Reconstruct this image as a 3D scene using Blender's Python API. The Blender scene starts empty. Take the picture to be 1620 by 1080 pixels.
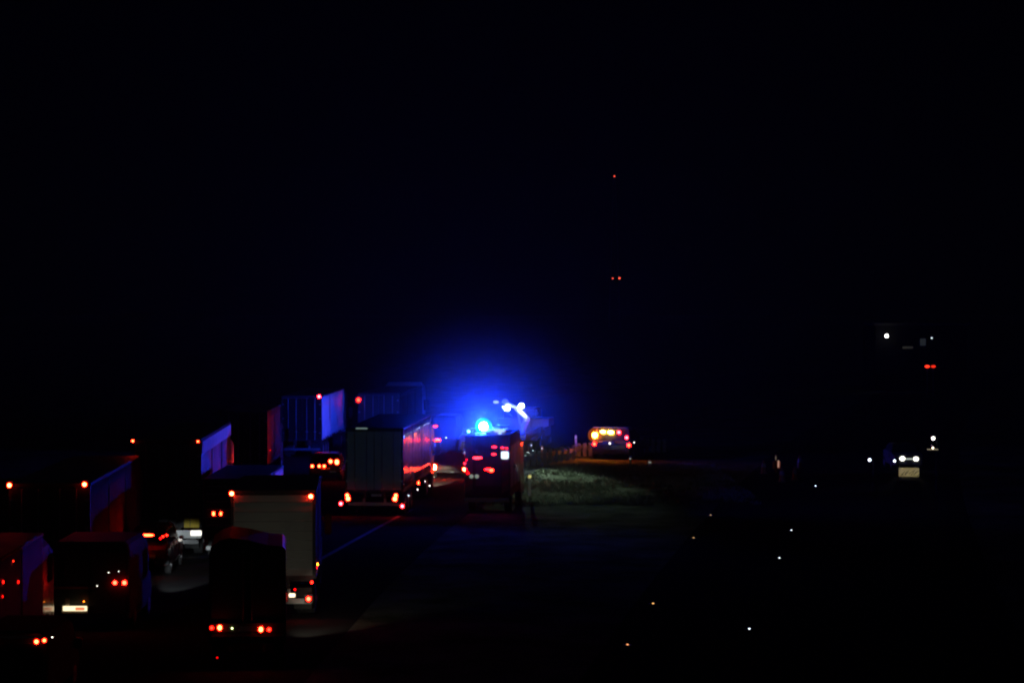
import bpy, bmesh, math, random
from mathutils import Vector, Matrix
random.seed(7)
sc = bpy.context.scene
COL = sc.collection
R = math.radians

# ------------------------------------------------------------------ camera, world, moon, exposure
F = 3600.0            # focal length in photo pixels (1620 px wide)
HC = 10.0             # the camera stands on a bridge, 10 m over the road
HOR = 480.0           # horizon row
cam_d = bpy.data.cameras.new('camera'); cam = bpy.data.objects.new('camera', cam_d); COL.objects.link(cam)
cam.location = (0, 0, HC); cam.rotation_euler = (R(90), 0, 0)
cam_d.sensor_width = 36; cam_d.lens = 36*F/1620.0; cam_d.shift_y = -(540-HOR)/1620.0
cam_d.clip_start = 0.5; cam_d.clip_end = 6000
sc.camera = cam
w = bpy.data.worlds.new('World'); sc.world = w; w.use_nodes = True
wn = w.node_tree
bg = wn.nodes['Background']
sky = wn.nodes.new('ShaderNodeTexSky'); sky.sky_type = 'NISHITA'; sky.sun_disc = False
sky.sun_elevation = R(-4.5); sky.sun_rotation = R(200)
hs = wn.nodes.new('ShaderNodeHueSaturation'); hs.inputs['Saturation'].default_value = .12
wn.links.new(sky.outputs[0], hs.inputs['Color']); wn.links.new(hs.outputs[0], bg.inputs[0]); bg.inputs[1].default_value = 0.07
sun_d = bpy.data.lights.new('moon', 'SUN'); sun = bpy.data.objects.new('moon', sun_d); COL.objects.link(sun)
sun_d.energy = 0.0015; sun_d.angle = R(0.5); sun_d.color = (.75, .85, 1)
sun.rotation_euler = (R(50), 0, R(200))
sc.view_settings.view_transform = 'Standard'; sc.view_settings.look = 'None'
sc.view_settings.exposure = 0; sc.view_settings.gamma = 1
sc.cycles.use_denoising = True
sc.cycles.max_bounces = 4; sc.cycles.volume_bounces = 0
sc.cycles.sample_clamp_indirect = 2.0
sc.cycles.use_light_tree = True
sc.cycles.filter_width = 2.2
SIGMA = 0.00015

# ------------------------------------------------------------------ helpers
def px2x(px, d): return (px-810.0)*d/F
def py2z(py, d): return HC-(py-HOR)*d/F

_m = {}
def mat(col, rough=.6, metal=0.0, dirt=.25, scale=3.0, coat=0.0, bump=0.0, spec=.3):
    key = (col, rough, metal, dirt, scale, coat, bump, spec)
    if key in _m: return _m[key]
    m = bpy.data.materials.new('surface'); m.use_nodes = True
    nt = m.node_tree; p = nt.nodes['Principled BSDF']
    tc = nt.nodes.new('ShaderNodeTexCoord')
    no = nt.nodes.new('ShaderNodeTexNoise'); no.inputs['Scale'].default_value = scale; no.inputs['Detail'].default_value = 6
    nt.links.new(tc.outputs['Object'], no.inputs['Vector'])
    mx = nt.nodes.new('ShaderNodeMix'); mx.data_type = 'RGBA'
    mx.inputs[6].default_value = (*[c*(1-dirt) for c in col], 1)
    mx.inputs[7].default_value = (*[min(1, c*(1+dirt*.5)) for c in col], 1)
    nt.links.new(no.outputs[0], mx.inputs[0]); nt.links.new(mx.outputs[2], p.inputs['Base Color'])
    mr = nt.nodes.new('ShaderNodeMapRange'); mr.inputs[3].default_value = max(.03, rough-.12); mr.inputs[4].default_value = min(1, rough+.12)
    nt.links.new(no.outputs[0], mr.inputs[0]); nt.links.new(mr.outputs[0], p.inputs['Roughness'])
    p.inputs['Metallic'].default_value = metal
    p.inputs['Coat Weight'].default_value = coat; p.inputs['Specular IOR Level'].default_value = spec
    if bump:
        b = nt.nodes.new('ShaderNodeBump'); b.inputs['Strength'].default_value = bump; b.inputs['Distance'].default_value = .02
        n2 = nt.nodes.new('ShaderNodeTexNoise'); n2.inputs['Scale'].default_value = scale*12; n2.inputs['Detail'].default_value = 5
        nt.links.new(tc.outputs['Object'], n2.inputs['Vector']); nt.links.new(n2.outputs[0], b.inputs['Height'])
        nt.links.new(b.outputs[0], p.inputs['Normal'])
    _m[key] = m; return m
def emi(col, strength):
    if col in (RED, DEEP, ORANGE, PINK): strength *= 1.7
    key = ('e', col, strength)
    if key in _m: return _m[key]
    m = bpy.data.materials.new('lamp_or_painted_glow'); m.use_nodes = True
    p = m.node_tree.nodes['Principled BSDF']
    p.inputs['Base Color'].default_value = (*[c*.4 for c in col], 1)
    p.inputs['Emission Color'].default_value = (*col, 1); p.inputs['Emission Strength'].default_value = strength
    _m[key] = m; return m

RED = (1, .006, .0025); DEEP = (1, .0016, .0026); AMBER = (1, .17, .006); ORANGE = (1, .02, .005); WHITE = (1, .95, .8); COOL = (.75, .95, 1); BLUE = (.008, .045, 1.0); PINK = (1, .011, .017)
BLACK = (.012, .012, .014); RUBBER = (.02, .02, .02); CHASSIS = (.03, .03, .032); GLASS = (.02, .025, .03)

class MB:
    def __init__(s): s.bm = bmesh.new()
    def box(s, x0, x1, y0, y1, z0, z1, bev=0.0, rot=None, piv=None):
        r = bmesh.ops.create_cube(s.bm, size=1); vs = r['verts']
        for v in vs:
            v.co = Vector(((x0+x1)/2+v.co.x*(x1-x0), (y0+y1)/2+v.co.y*(y1-y0), (z0+z1)/2+v.co.z*(z1-z0)))
        if bev:
            es = list({e for v in vs for e in v.link_edges})
            rr = bmesh.ops.bevel(s.bm, geom=es, offset=bev, segments=2, affect='EDGES')
            vs = list({v for f in rr['faces'] for v in f.verts} | {v for v in vs if v.is_valid})
        if rot is not None:
            bmesh.ops.rotate(s.bm, verts=vs, cent=piv or ((x0+x1)/2, (y0+y1)/2, (z0+z1)/2), matrix=rot)
        return s
    def cyl(s, c, r, depth, axis='x', seg=20, r2=None):
        rr = bmesh.ops.create_cone(s.bm, cap_ends=True, segments=seg, radius1=r, radius2=r if r2 is None else r2, depth=depth)
        vs = rr['verts']
        if axis == 'x': bmesh.ops.rotate(s.bm, verts=vs, matrix=Matrix.Rotation(R(90), 3, 'Y'))
        if axis == 'y': bmesh.ops.rotate(s.bm, verts=vs, matrix=Matrix.Rotation(R(90), 3, 'X'))
        bmesh.ops.translate(s.bm, verts=vs, vec=c); return s
    def bar(s, a, b, r, seg=8):
        a = Vector(a); b = Vector(b); d = b-a
        rr = bmesh.ops.create_cone(s.bm, cap_ends=True, segments=seg, radius1=r, radius2=r, depth=d.length)
        q = d.to_track_quat('Z', 'Y').to_matrix()
        bmesh.ops.rotate(s.bm, verts=rr['verts'], matrix=q)
        bmesh.ops.translate(s.bm, verts=rr['verts'], vec=(a+b)/2); return s
    def dome(s, c, r, axis='rear', flat=.45, sx=1.0, sz=1.0):
        rr = bmesh.ops.create_uvsphere(s.bm, u_segments=12, v_segments=8, radius=r)
        k = {'rear': (sx, flat, sz), 'front': (sx, flat, sz), 'right': (flat, sx, sz), 'up': (sx, sx, flat), 'ball': (1, 1, 1)}[axis]
        for v in rr['verts']: v.co = Vector((v.co.x*k[0], v.co.y*k[1], v.co.z*k[2]))+Vector(c)
        return s
    def loft(s, rings):
        prev = None
        for ring in rings:
            vs = [s.bm.verts.new(p) for p in ring]
            if prev:
                n = len(vs)
                for i in range(n):
                    s.bm.faces.new((prev[i], prev[(i+1) % n], vs[(i+1) % n], vs[i]))
            else: first = vs
            prev = vs
        s.bm.faces.new(list(reversed(first))); s.bm.faces.new(prev)
        bmesh.ops.recalc_face_normals(s.bm, faces=s.bm.faces); return s
    def build(s, name, m, parent=None, smooth=False, loc=None):
        me = bpy.data.meshes.new(name); s.bm.to_mesh(me); s.bm.free()
        if smooth:
            for p in me.polygons: p.use_smooth = True
        me.materials.append(m)
        o = bpy.data.objects.new(name, me); COL.objects.link(o)
        if parent is not None: o.parent = parent
        if loc: o.location = loc
        return o

def tag(o, label=None, cat=None, group=None, kind=None):
    if label: o['label'] = label
    if cat: o['category'] = cat
    if group: o['group'] = group
    if kind: o['kind'] = kind
    return o
def thing(name, label, cat, loc=(0, 0, 0), heading=0.0, group=None):
    o = bpy.data.objects.new(name, None); COL.objects.link(o); o.empty_display_size = .3
    o.location = loc; o.rotation_euler = (0, 0, -R(heading)); tag(o, label, cat, group); return o

class V:
    """a vehicle: its rear centre stands at (X, d) on the road, x right, y forward, z up"""
    def __init__(s, name, label, cat, x_left, x_right, d, heading=0.0, group=None):
        s.d = d; s.l = px2x(x_left, d); s.r = px2x(x_right, d); s.w = s.r-s.l; s.X = (s.l+s.r)/2; s.hd = heading
        s.o = thing(name, label, cat, (s.X, d, 0), heading, group)
    def rear(s, px, py): return px2x(px, s.d)-s.X, py2z(py, s.d)
    def side(s, px, py):
        """local (y, z) of a photo point on the right side plane"""
        a = R(s.hd); ox = s.X+s.w/2*math.cos(a); oy = s.d-s.w/2*math.sin(a)
        u = (px-810.0)/F
        t = (ox-u*oy)/(u*math.cos(a)-math.sin(a)); dd = oy+t*math.cos(a)
        return t, py2z(py, dd)
    def lamp(s, px, py, r_px=3.0, col=RED, st=60.0, name='tail_lamp', y=-.03, sx=1.0, sz=1.0, housing=True, parent=None):
        x, z = s.rear(px, py); r = r_px*s.d/F
        o = MB().dome((x, y, z), r, 'rear', .4, sx, sz).build(name, emi(col, st), parent or s.o, True)  # reflectors come through here too: their returned light is put in as emission
        if housing:
            k = max(sx, sz); e = 1.9
            h = MB().dome((x, y+.02, z), r, 'rear', .25, sx+e-1, sz+e-1)
            h.build('lens', emi((1, .03, .012) if col in (RED, DEEP, PINK, ORANGE) else col, .17 if st > 8 else .02), o, True)  # dim wider dome, imitates the halo round the lamp
            MB().box(x-r*(sx+1.1), x+r*(sx+1.1), y+.025, y+.07, z-r*(sz+1.1), z+r*(sz+1.1), .01).build('lamp_housing', mat((.03, .02, .02), .5), o)
        return o
    def side_lamp(s, px, py, r_px=1.5, col=AMBER, st=30.0, name='side_lamp'):
        t, z = s.side(px, py); r = r_px*s.d/F
        return MB().dome((s.w/2+.02, t, z), r, 'right', .4).build(name, emi(col, st), s.o, True)
    def wheel(s, x, y, r=.5, wd=.3, axis_name='wheel', rimcol=(.3, .3, .31)):
        t = MB()
        prof = [(-.5, .86), (-.48, .95), (-.36, 1.0), (.36, 1.0), (.48, .95), (.5, .86)]
        rings = []
        for (a, b) in prof:
            rings.append([(x+a*wd, y+math.cos(k*math.tau/28)*r*b, r+math.sin(k*math.tau/28)*r*b) for k in range(28)])
        t.loft(rings)
        for k in (-.22, 0, .22):
            t.cyl((x+k*wd, y, r), r*1.012, wd*.09, 'x', 28)
        o = t.build(axis_name, mat(RUBBER, .8, bump=.3, scale=6), s.o, True)
        q = MB(); sg = 1 if x > 0 else -1
        q.cyl((x+sg*wd*.42, y, r), r*.6, wd*.22, 'x', 20).cyl((x+sg*wd*.53, y, r), r*.22, wd*.12, 'x', 12)
        q.build('rim', mat(rimcol, .35, .8), o)
        return o
    def plate(s, x, z, wd=.52, h=.12, col=(.75, .6, .05), y=-.02, glow=None):
        o = MB().box(x-wd/2, x+wd/2, y-.012, y, z-h/2, z+h/2, .006).build('number_plate', mat(col, .4, 0, .1), s.o)
        return o

def spot(name, parent, loc, target, power, angle, blend, col, radius=.06):
    """a headlamp or work lamp's own beam; loc and target in the parent's own coordinates"""
    l = bpy.data.lights.new(name, 'SPOT'); o = bpy.data.objects.new(name, l); COL.objects.link(o)
    l.energy = power; l.spot_size = R(angle); l.spot_blend = blend; l.color = col; l.shadow_soft_size = radius
    o.parent = parent; o.location = loc
    o.rotation_euler = (Vector(target)-Vector(loc)).to_track_quat('-Z', 'Y').to_euler()
    return o

def ribbed_side(x, y0, y1, z0, z1, amp, pitch, sag=.0):
    """a tarpaulin curtain: vertical folds, hung between rails, with thickness"""
    b = MB(); bm = b.bm; n = max(8, int((y1-y0)/pitch*6)); rows = 6
    g = []
    for j in range(rows+1):
        z = z0+(z1-z0)*j/rows; row = []
        for i in range(n+1):
            y = y0+(y1-y0)*i/n
            off = amp*math.sin(math.tau*y/pitch)*(.6+.4*math.sin(y*1.7+j)) + sag*math.sin(math.pi*j/rows)*math.sin(y*2.1)
            row.append(bm.verts.new((x+off, y, z)))
        g.append(row)
    for j in range(rows):
        for i in range(n): bm.faces.new((g[j][i], g[j][i+1], g[j+1][i+1], g[j+1][i]))
    ex = bmesh.ops.extrude_face_region(bm, geom=list(bm.faces))
    bmesh.ops.translate(bm, verts=[v for v in ex['geom'] if isinstance(v, bmesh.types.BMVert)], vec=(-.03, 0, 0))
    bmesh.ops.recalc_face_normals(bm, faces=bm.faces)
    return b

def truck(v, h, L, side_col, door_col, floor=1.15, cab=True, cab_col=(.1, .1, .12), ribs=(.012, .5), doors='barn', axles=3, artic=True, side_rough=.45, side_spec=.3, plate=None, front_round=0, cab_h=3.6, curtain=True, straps=0):
    """lorry or semi-trailer seen from behind"""
    w2 = v.w/2; o = v.o
    f = MB()
    f.box(-w2, w2, .05, L, floor, floor+.12).box(-w2, w2, .05, L, h-.1, h, .02)
    f.box(-w2, w2, L-.06, L, floor+.12, h-.1)
    for sx in (-1, 1):
        f.box(sx*w2-(.09 if sx > 0 else 0), sx*w2+(.09 if sx < 0 else 0), 0, .12, floor, h, .01)
    f.box(-w2+.09, w2-.09, 0, .12, h-.14, h, .01)
    f.build('cargo_frame', mat((.03, .03, .032), .6, .1), o)
    if front_round:
        pass
    np = straps or (3 if L > 9 else 2)
    # side walls: curtains held by pillars
    for sx in (-1, 1):
        xx = w2-.012 if sx > 0 else -w2+.042
        if curtain:
            ribbed_side(xx, .13, L-.07, floor+.04, h-.06, ribs[0], ribs[1], .01).build('side_curtain', mat(side_col, side_rough, 0, .35, 1.2, 0, 0, side_spec), o, True)
        else:
            MB().box(min(xx-sx*.0, xx-sx*.03), max(xx, xx-sx*.03), .13, L-.07, floor+.04, h-.06).build('side_wall', mat(side_col, side_rough, 0, .3, 1.2), o)
    pl = MB()
    for i in range(1, np):
        y = L*i/np; pl.box(w2-.002, w2+(.05 if straps else .016), y-.05, y+.05, floor+.05, h-.05)
    pl.box(w2-.002, w2+.02, .02, L-.02, h-.09, h-.02).box(w2-.002, w2+.02, .02, L-.02, floor-.02, floor+.07)
    pl.build('curtain_rail', mat((.04, .04, .042), .7, 0, .3, 3, 0, 0, .1), o)
    # rear doors
    if doors == 'barn':
        for sx in (-1, 1):
            a, b = (-w2+.1, -.01) if sx < 0 else (.01, w2-.1)
            dr = MB().box(a, b, -.02, .03, floor+.1, h-.16, .012).build('rear_door', mat(door_col, .5, 0, .3, 1.5), o)
            br = MB()
            for k in (.28, .72):
                x = a+(b-a)*k; br.bar((x, -.05, floor+.05), (x, -.05, h-.18), .018)
                br.box(x-.09, x+.09, -.08, -.03, floor+.55, floor+.6, .008)
            for k in (.15, .5, .85):
                z = floor+.1+(h-.26-floor)*k; x = a if sx < 0 else b
                br.box(x-.06, x+.06, -.045, -.02, z-.05, z+.05, .01)
            br.build('locking_bar', mat((.25, .25, .25), .4, .8), dr)
    else:
        dr = MB().box(-w2+.1, w2-.1, -.01, .03, floor+.1, h-.16).build('rear_door', mat(door_col, .55, 0, .3, 1.5), o)
        sl = MB(); z = floor+.3
        while z < h-.25:
            sl.box(-w2+.12, w2-.12, -.022, -.008, z, z+.03); z += .3
        sl.box(-.2, .2, -.05, -.02, floor+.22, floor+.3, .01)
        sl.build('handle', mat((.2, .2, .2), .5, .5), dr)
    # underneath
    c = MB()
    for sx in (-.45, .45): c.box(sx-.07, sx+.07, .1, L-.3, floor-.32, floor-.005)
    for i in range(5): c.box(-w2+.1, w2-.1, .6+i*(L-1.6)/4, .72+i*(L-1.6)/4, floor-.16, floor-.006)
    c.build('chassis', mat(CHASSIS, .6, .4), o)
    MB().box(-w2+.12, w2-.12, .03, .15, .5, .66, .02).box(-.55, -.45, .06, .2, .66, floor-.33).box(.45, .55, .06, .2, .66, floor-.33).build('rear_bumper', mat((.2, .2, .2), .5, .5), o)
    for sx in (-1, 1):
        MB().box(sx*(w2-.42)-.28, sx*(w2-.42)+.28, .5, .53, .28, .95).build('mudflap', mat(RUBBER, .8), o)
    for k in range(axles if artic else 1):
        for sx in (-1, 1):
            if artic: v.wheel(sx*(w2-.22), 1.3+k*1.31, .5, .38)
            else:
                v.wheel(sx*(w2-.36), 1.6, .48, .62)
    if cab:
        cw = w2-.03; y0 = L+.5 if artic else L+.15; y1 = y0+2.1
        if artic:
            t = MB().box(-.5, -.38, L-5, y1-.4, .7, .85).box(.38, .5, L-5, y1-.4, .7, .85); t.build('tractor_frame', mat(CHASSIS, .6, .3), o)
            for sx in (-1, 1):
                v.wheel(sx*(w2-.34), L-1.6, .5, .58)
        for sx in (-1, 1): v.wheel(sx*(cw-.2), y1-.75, .5, .32)
        rings = []
        for y, zt, zb, k in ((y0, cab_h, .95, 1), (y0+.9, cab_h, .95, 1), (y1-.35, cab_h-.25, .6, 1), (y1-.05, 2.1, .5, .98), (y1, 1.2, .45, .96)):
            a = cw*k; rings.append([(-a, y, zb), (a, y, zb), (a, y, zt-.25), (a-.2, y, zt), (-a+.2, y, zt), (-a, y, zt-.25)])
        cb = MB().loft(rings).build('cab', mat(cab_col, .3, 0, .15, 3, .4), o)
        MB().box(-cw+.12, cw-.12, y1-.34, y1-.28, 1.95, cab_h-.65).build('windscreen', mat(GLASS, .08), cb)
        for sx in (-1, 1):
            MB().box(sx*cw-.01, sx*cw+.012, y0+.75, y1-.5, 1.85, 2.65, .02).build('window', mat(GLASS, .08), cb)
            m = MB().box(sx*(cw+.22)-.12, sx*(cw+.22)+.12, y1-.4, y1-.28, 1.85, 2.6, .04).bar((sx*cw, y1-.35, 2.55), (sx*(cw+.2), y1-.35, 2.55), .02)
            m.build('mirror', mat((.04, .04, .04), .2, .3), cb)
        MB().box(-cw+.1, -cw+.5, y1-.03, y1+.03, .75, .95, .03).build('headlight', emi(COOL, .0) if False else mat((.6, .6, .6), .1), cb)
        MB().box(cw-.5, cw-.1, y1-.03, y1+.03, .75, .95, .03).build('headlight', mat((.6, .6, .6), .1), cb)
        v.front = y1

def car(v, h, L, col, est=False, lampz=.85, plate_col=(.75, .6, .05), plate=True, tall=False):
    """estate car, hatchback or off-roader as a lofted shell, rear at y=0"""
    w2 = v.w/2; o = v.o; belt = h*.6
    st = [(0, .42, belt-.12, .90), (.06, .36, belt, .95), (.5, .3, belt+.02, 1), (L*.62, .3, belt, 1), (L*.72, .3, belt-.03, .99), (L*.95, .34, belt-.14, .94), (L, .42, belt-.3, .86)]
    rings = []
    for y, zb, zt, k in st:
        a = w2*k; rings.append([(-a*.9, y, zb), (a*.9, y, zb), (a, y, zb+.18), (a, y, zt-.1), (a*.94, y, zt), (-a*.94, y, zt), (-a, y, zt-.1), (-a, y, zb+.18)])
    body = MB().loft(rings).build('body', mat(col, .28, .3, .1, 2, .6), o)
    g = MB()
    back = .12 if (est or tall) else .45
    gr = []
    for y, z, k in ((back-.05, belt-.01, .90), (back+.32, h-.05, .76), (back+.7, h, .78), (L*.48, h-.01, .78), (L*.56, h-.06, .77), (L*.7, belt-.02, .9)):
        pass
    A = w2*.92; B = w2*.76; ys = (back-.06, back+.28, L*.5, L*.71)
    gr = [[(-A, ys[0], belt-.02), (A, ys[0], belt-.02), (A, ys[3], belt-.02), (-A, ys[3], belt-.02)],
          [(-B-.04, ys[1]-.05, h-.1), (B+.04, ys[1]-.05, h-.1), (B+.04, ys[2]+.15, h-.1), (-B-.04, ys[2]+.15, h-.1)],
          [(-B+.08, ys[1]+.1, h), (B-.08, ys[1]+.1, h), (B-.08, ys[2]-.08, h), (-B+.08, ys[2]-.08, h)]]
    MB().loft(gr).build('roof', mat(col, .28, .3, .1, 2, .6), body)
    t0 = (ys[1]-ys[0])
    a = math.atan2(h-.1-belt, t0)
    zc0, zc1 = belt+.05, h-.16
    def yz(z): return ys[0]+(ys[1]-.05-ys[0])*(z-belt)/(h-.1-belt)
    wv = MB(); k0 = A*.88; k1 = B*.92
    wv.loft([[(-k0, yz(zc0)-.012, zc0), (k0, yz(zc0)-.012, zc0), (k0, yz(zc0)+.01, zc0), (-k0, yz(zc0)+.01, zc0)], [(-k1, yz(zc1)-.012, zc1), (k1, yz(zc1)-.012, zc1), (k1, yz(zc1)+.01, zc1), (-k1, yz(zc1)+.01, zc1)]])
    wv.build('rear_window', mat(GLASS, .06), body)
    for sx in (-1, 1):
        def xs(z): return sx*(A+(B+.04-A)*(z-belt)/(h-.1-belt)+.006)
        q = MB(); z0, z1 = belt+.05, h-.16
        q.loft([[(xs(z0), ys[0]+.3, z0), (xs(z0), ys[3]-.35, z0), (xs(z0)-sx*.02, ys[3]-.35, z0), (xs(z0)-sx*.02, ys[0]+.3, z0)],
                [(xs(z1), ys[1]+.12, z1), (xs(z1), ys[2]+.1, z1), (xs(z1)-sx*.02, ys[2]+.1, z1), (xs(z1)-sx*.02, ys[1]+.12, z1)]])
        q.build('side_window', mat(GLASS, .06), body)
        v.wheel(sx*(w2-.12), .75, .32, .22); v.wheel(sx*(w2-.12), L-.85, .32, .22)
        MB().box(sx*(w2+.08)-.09, sx*(w2+.08)+.09, L*.62, L*.66, belt, belt+.13, .03).build('mirror', mat(col, .3), body)
        MB().dome((sx*w2*.68, L-.06, .66), .13, 'front', .5, 1.3, .7).build('headlight', mat((.7, .7, .7), .1), body, True)
    MB().box(-w2*.92, w2*.92, -.06, .06, .36, .56, .04).build('rear_bumper', mat(tuple(c*.7 for c in col), .5), body)
    if plate: v.plate(0, .72, .52, .12, plate_col, -.015)
    return body

def van(v, h, L, col, floor=.35, round_=.18, rear_window=True, rough=.35):
    """panel van: one lofted shell with a raked nose"""
    w2 = v.w/2; o = v.o; rings = []
    nose = L*.22
    for y, zt, k, zb in ((0, h-.06, .97, floor+.08), (.08, h, 1, floor), (L-nose-.6, h, 1, floor), (L-nose, h-.18, .99, floor), (L-nose*.45, h*.62, .98, floor), (L-.05, h*.5, .94, floor+.05), (L, h*.32, .88, floor+.12)):
        a = w2*k; r = min(round_, (zt-zb)*.3)
        rings.append([(-a*.97, y, zb), (a*.97, y, zb), (a, y, zb+.25), (a*.985, y, zt-r*1.6), (a*.95, y, zt-r*.55), (a-r, y, zt), (-a+r, y, zt), (-a*.95, y, zt-r*.55), (-a*.985, y, zt-r*1.6), (-a, y, zb+.25)])
    body = MB().loft(rings).build('body', mat(col, rough, 0, .2, 2, 0, 0, .04), o)
    for sx in (-1, 1):
        a, b = (-w2*.9, -.012) if sx < 0 else (.012, w2*.9)
        dr = MB().box(a, b, -.025, .02, floor+.2, h-round_-.12, .012).build('rear_door', mat(col, rough, .1, .25, 2), body)
        if rear_window:
            MB().box(a+.1, b-.1, -.035, -.02, h*.56, h*.8, .01).build('window', mat(GLASS, .06), dr)
        MB().box(.04*sx-.015, .04*sx+.015, -.06, -.02, h*.42, h*.5, .008).build('handle', mat((.05, .05, .05), .4), dr)
        v.wheel(sx*(w2-.13), .95, .35, .24); v.wheel(sx*(w2-.13), L-.9, .35, .24)
        MB().box(sx*(w2+.1)-.1, sx*(w2+.1)+.1, L-nose-.1, L-nose+.02, h*.52, h*.66, .03).build('mirror', mat((.03, .03, .03), .3), body)
        MB().dome((sx*w2*.72, L-.06, floor+.4), .14, 'front', .5, 1.2, .8).build('headlight', mat((.7, .7, .7), .1), body, True)
    MB().box(-w2*.9, w2*.9, L-nose-.12, L-nose-.02, h*.63, h-.28).build('windscreen', mat(GLASS, .06), body)
    MB().box(-w2*.97, w2*.97, -.1, .06, floor, floor+.22, .03).build('rear_bumper', mat((.05, .05, .05), .6), body)
    return body

def globe(parent, loc, r, col, st, name='beacon', flat=1.0):
    b = MB(); rr = bmesh.ops.create_uvsphere(b.bm, u_segments=14, v_segments=10, radius=r)
    for q in rr['verts']: q.co = Vector((q.co.x, q.co.y, q.co.z*flat))+Vector(loc)
    return b.build(name, emi(col, st), parent, True)

# ------------------------------------------------------------------ ground, roads
def ground_mat():
    m = bpy.data.materials.new('verge_grass'); m.use_nodes = True; nt = m.node_tree; p = nt.nodes['Principled BSDF']
    tc = nt.nodes.new('ShaderNodeTexCoord')
    n1 = nt.nodes.new('ShaderNodeTexNoise'); n1.inputs['Scale'].default_value = .35; n1.inputs['Detail'].default_value = 8; n1.inputs['Roughness'].default_value = .65
    n2 = nt.nodes.new('ShaderNodeTexNoise'); n2.inputs['Scale'].default_value = 14; n2.inputs['Detail'].default_value = 4
    nt.links.new(tc.outputs['Object'], n1.inputs['Vector']); nt.links.new(tc.outputs['Object'], n2.inputs['Vector'])
    cr = nt.nodes.new('ShaderNodeValToRGB'); e = cr.color_ramp.elements
    e[0].position = .35; e[0].color = (.04, .055, .025, 1); e[1].position = .68; e[1].color = (.17, .185, .125, 1)
    nt.links.new(n1.outputs[0], cr.inputs[0])
    mx = nt.nodes.new('ShaderNodeMix'); mx.data_type = 'RGBA'; mx.blend_type = 'MULTIPLY'; mx.inputs[0].default_value = .7
    nt.links.new(cr.outputs[0], mx.inputs[6]); nt.links.new(n2.outputs[0], mx.inputs[7])
    nt.links.new(mx.outputs[2], p.inputs['Base Color']); p.inputs['Roughness'].default_value = .95; p.inputs['Specular IOR Level'].default_value = .0
    b = nt.nodes.new('ShaderNodeBump'); b.inputs['Strength'].default_value = .8; b.inputs['Distance'].default_value = .15
    nt.links.new(n2.outputs[0], b.inputs['Height']); nt.links.new(b.outputs[0], p.inputs['Normal'])
    return m
def sheet(name, xs, z, m, kind='structure'):
    """xs: list of (y, x_left, x_right)"""
    b = MB(); prev = None
    for y, xl, xr in xs:
        r = [b.bm.verts.new((xl, y, z)), b.bm.verts.new((xr, y, z))]
        if prev: b.bm.faces.new((prev[0], prev[1], r[1], r[0]))
        prev = r
    o = b.build(name, m); tag(o, None, None, None, kind); return o
def asphalt():
    m = mat((.022, .022, .022), .95, 0, .5, .8, 0, .6, .0); return m
b = MB(); v4 = [b.bm.verts.new(p) for p in ((-1500, -200, 0), (1500, -200, 0), (1500, 1900, 0), (-1500, 1900, 0))]; b.bm.faces.new(v4)
tag(b.build('ground', ground_mat()), kind='structure')
def bend(y): return .05*(y-70)+.0007*max(0, y-70)**2 if y > 70 else .05*(y-70)
ysr = [20+i*8 for i in range(40)]
sheet('carriageway', [(y, -26+bend(y), -5.0+bend(y)) for y in ysr], .004, asphalt())
def bend2(y): return .15*(y-70)+.0003*(y-70)**2
sheet('opposite_carriageway', [(y, 3.2+bend2(y), 15.5+bend2(y)) for y in ysr], .004, asphalt())
PAINT = mat((.26, .26, .255), .9, 0, .6, 2.0, 0, 0, .0)
def line(name, f, ys, wd=.15): return sheet(name, [(y, f(y)-wd/2, f(y)+wd/2) for y in ys], .008, PAINT)
line('lane_line', lambda y: -7.62+(y-88)*.114+.0004*(y-88)**2, [86.5+i*2 for i in range(13)], .2)
for k in range(12):
    y0 = 40+k*9
    line('lane_marking', lambda y: -14.9+bend(y)*.4, [y0, y0+2], .15)

# ------------------------------------------------------------------ the queue of lorries on the left lanes
# box lorry cut by the left frame edge
v = V('box_lorry', 'violet sided box lorry cut by the left edge, red dots on its flank', 'lorry', -160, -4, 58.5, -2.2, 'lorries queuing on the left lanes')
truck(v, 3.42, 7.0, (.24, .2, .85), (.2, .2, .2), floor=.95, artic=False, ribs=(.006, .9), cab_col=(.1, .09, .5), cab_h=3.2, side_rough=.85, side_spec=.02)
for q in ((20, 887, 1.6, ORANGE, 5), (4, 920, 2.6, RED, 5), (28, 920, 2.6, RED, 3.5), (3, 943, 2.2, RED, 2)): v.side_lamp(*q)  # red reflections on the flank, put in as small glowing domes

v = V('delivery_van', 'dark low van in the bottom left corner with two red lamps close together', 'van', -42, 76, 56, 0, 'vans and cars in the queue')
van(v, 1.95, 4.4, (.02, .022, .024), rough=.8)
v.lamp(58, 1014, 3.0, ORANGE, 60); v.lamp(70.5, 1012, 2.6, ORANGE, 45)
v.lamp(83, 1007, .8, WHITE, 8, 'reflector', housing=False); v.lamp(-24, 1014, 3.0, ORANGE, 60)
MB().box(-.75, .85, -.045, -.03, 1.78, 1.84).build('door_trim', mat((.3, .32, .33), .4, .5), v.o)

# tall lorry with two widely spaced top lamps
v = V('semi_trailer', 'tall dark lorry with two orange lamps at its top corners and dull purple side', 'lorry', 14, 142, 75.5, -2.2, 'lorries queuing on the left lanes')
truck(v, 4.05, 13.6, (.16, .03, .045), (.02, .02, .022), ribs=(.02, .9), cab_col=(.3, .1, .1), side_rough=.8, side_spec=.03)
v.lamp(15.5, 767, 3.0, ORANGE, 130, 'marker_lamp'); v.lamp(133.5, 766, 3.0, ORANGE, 130, 'marker_lamp')
v.lamp(22, 921, 2.5, RED, 25); v.lamp(132, 921, 2.5, RED, 25)

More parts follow.
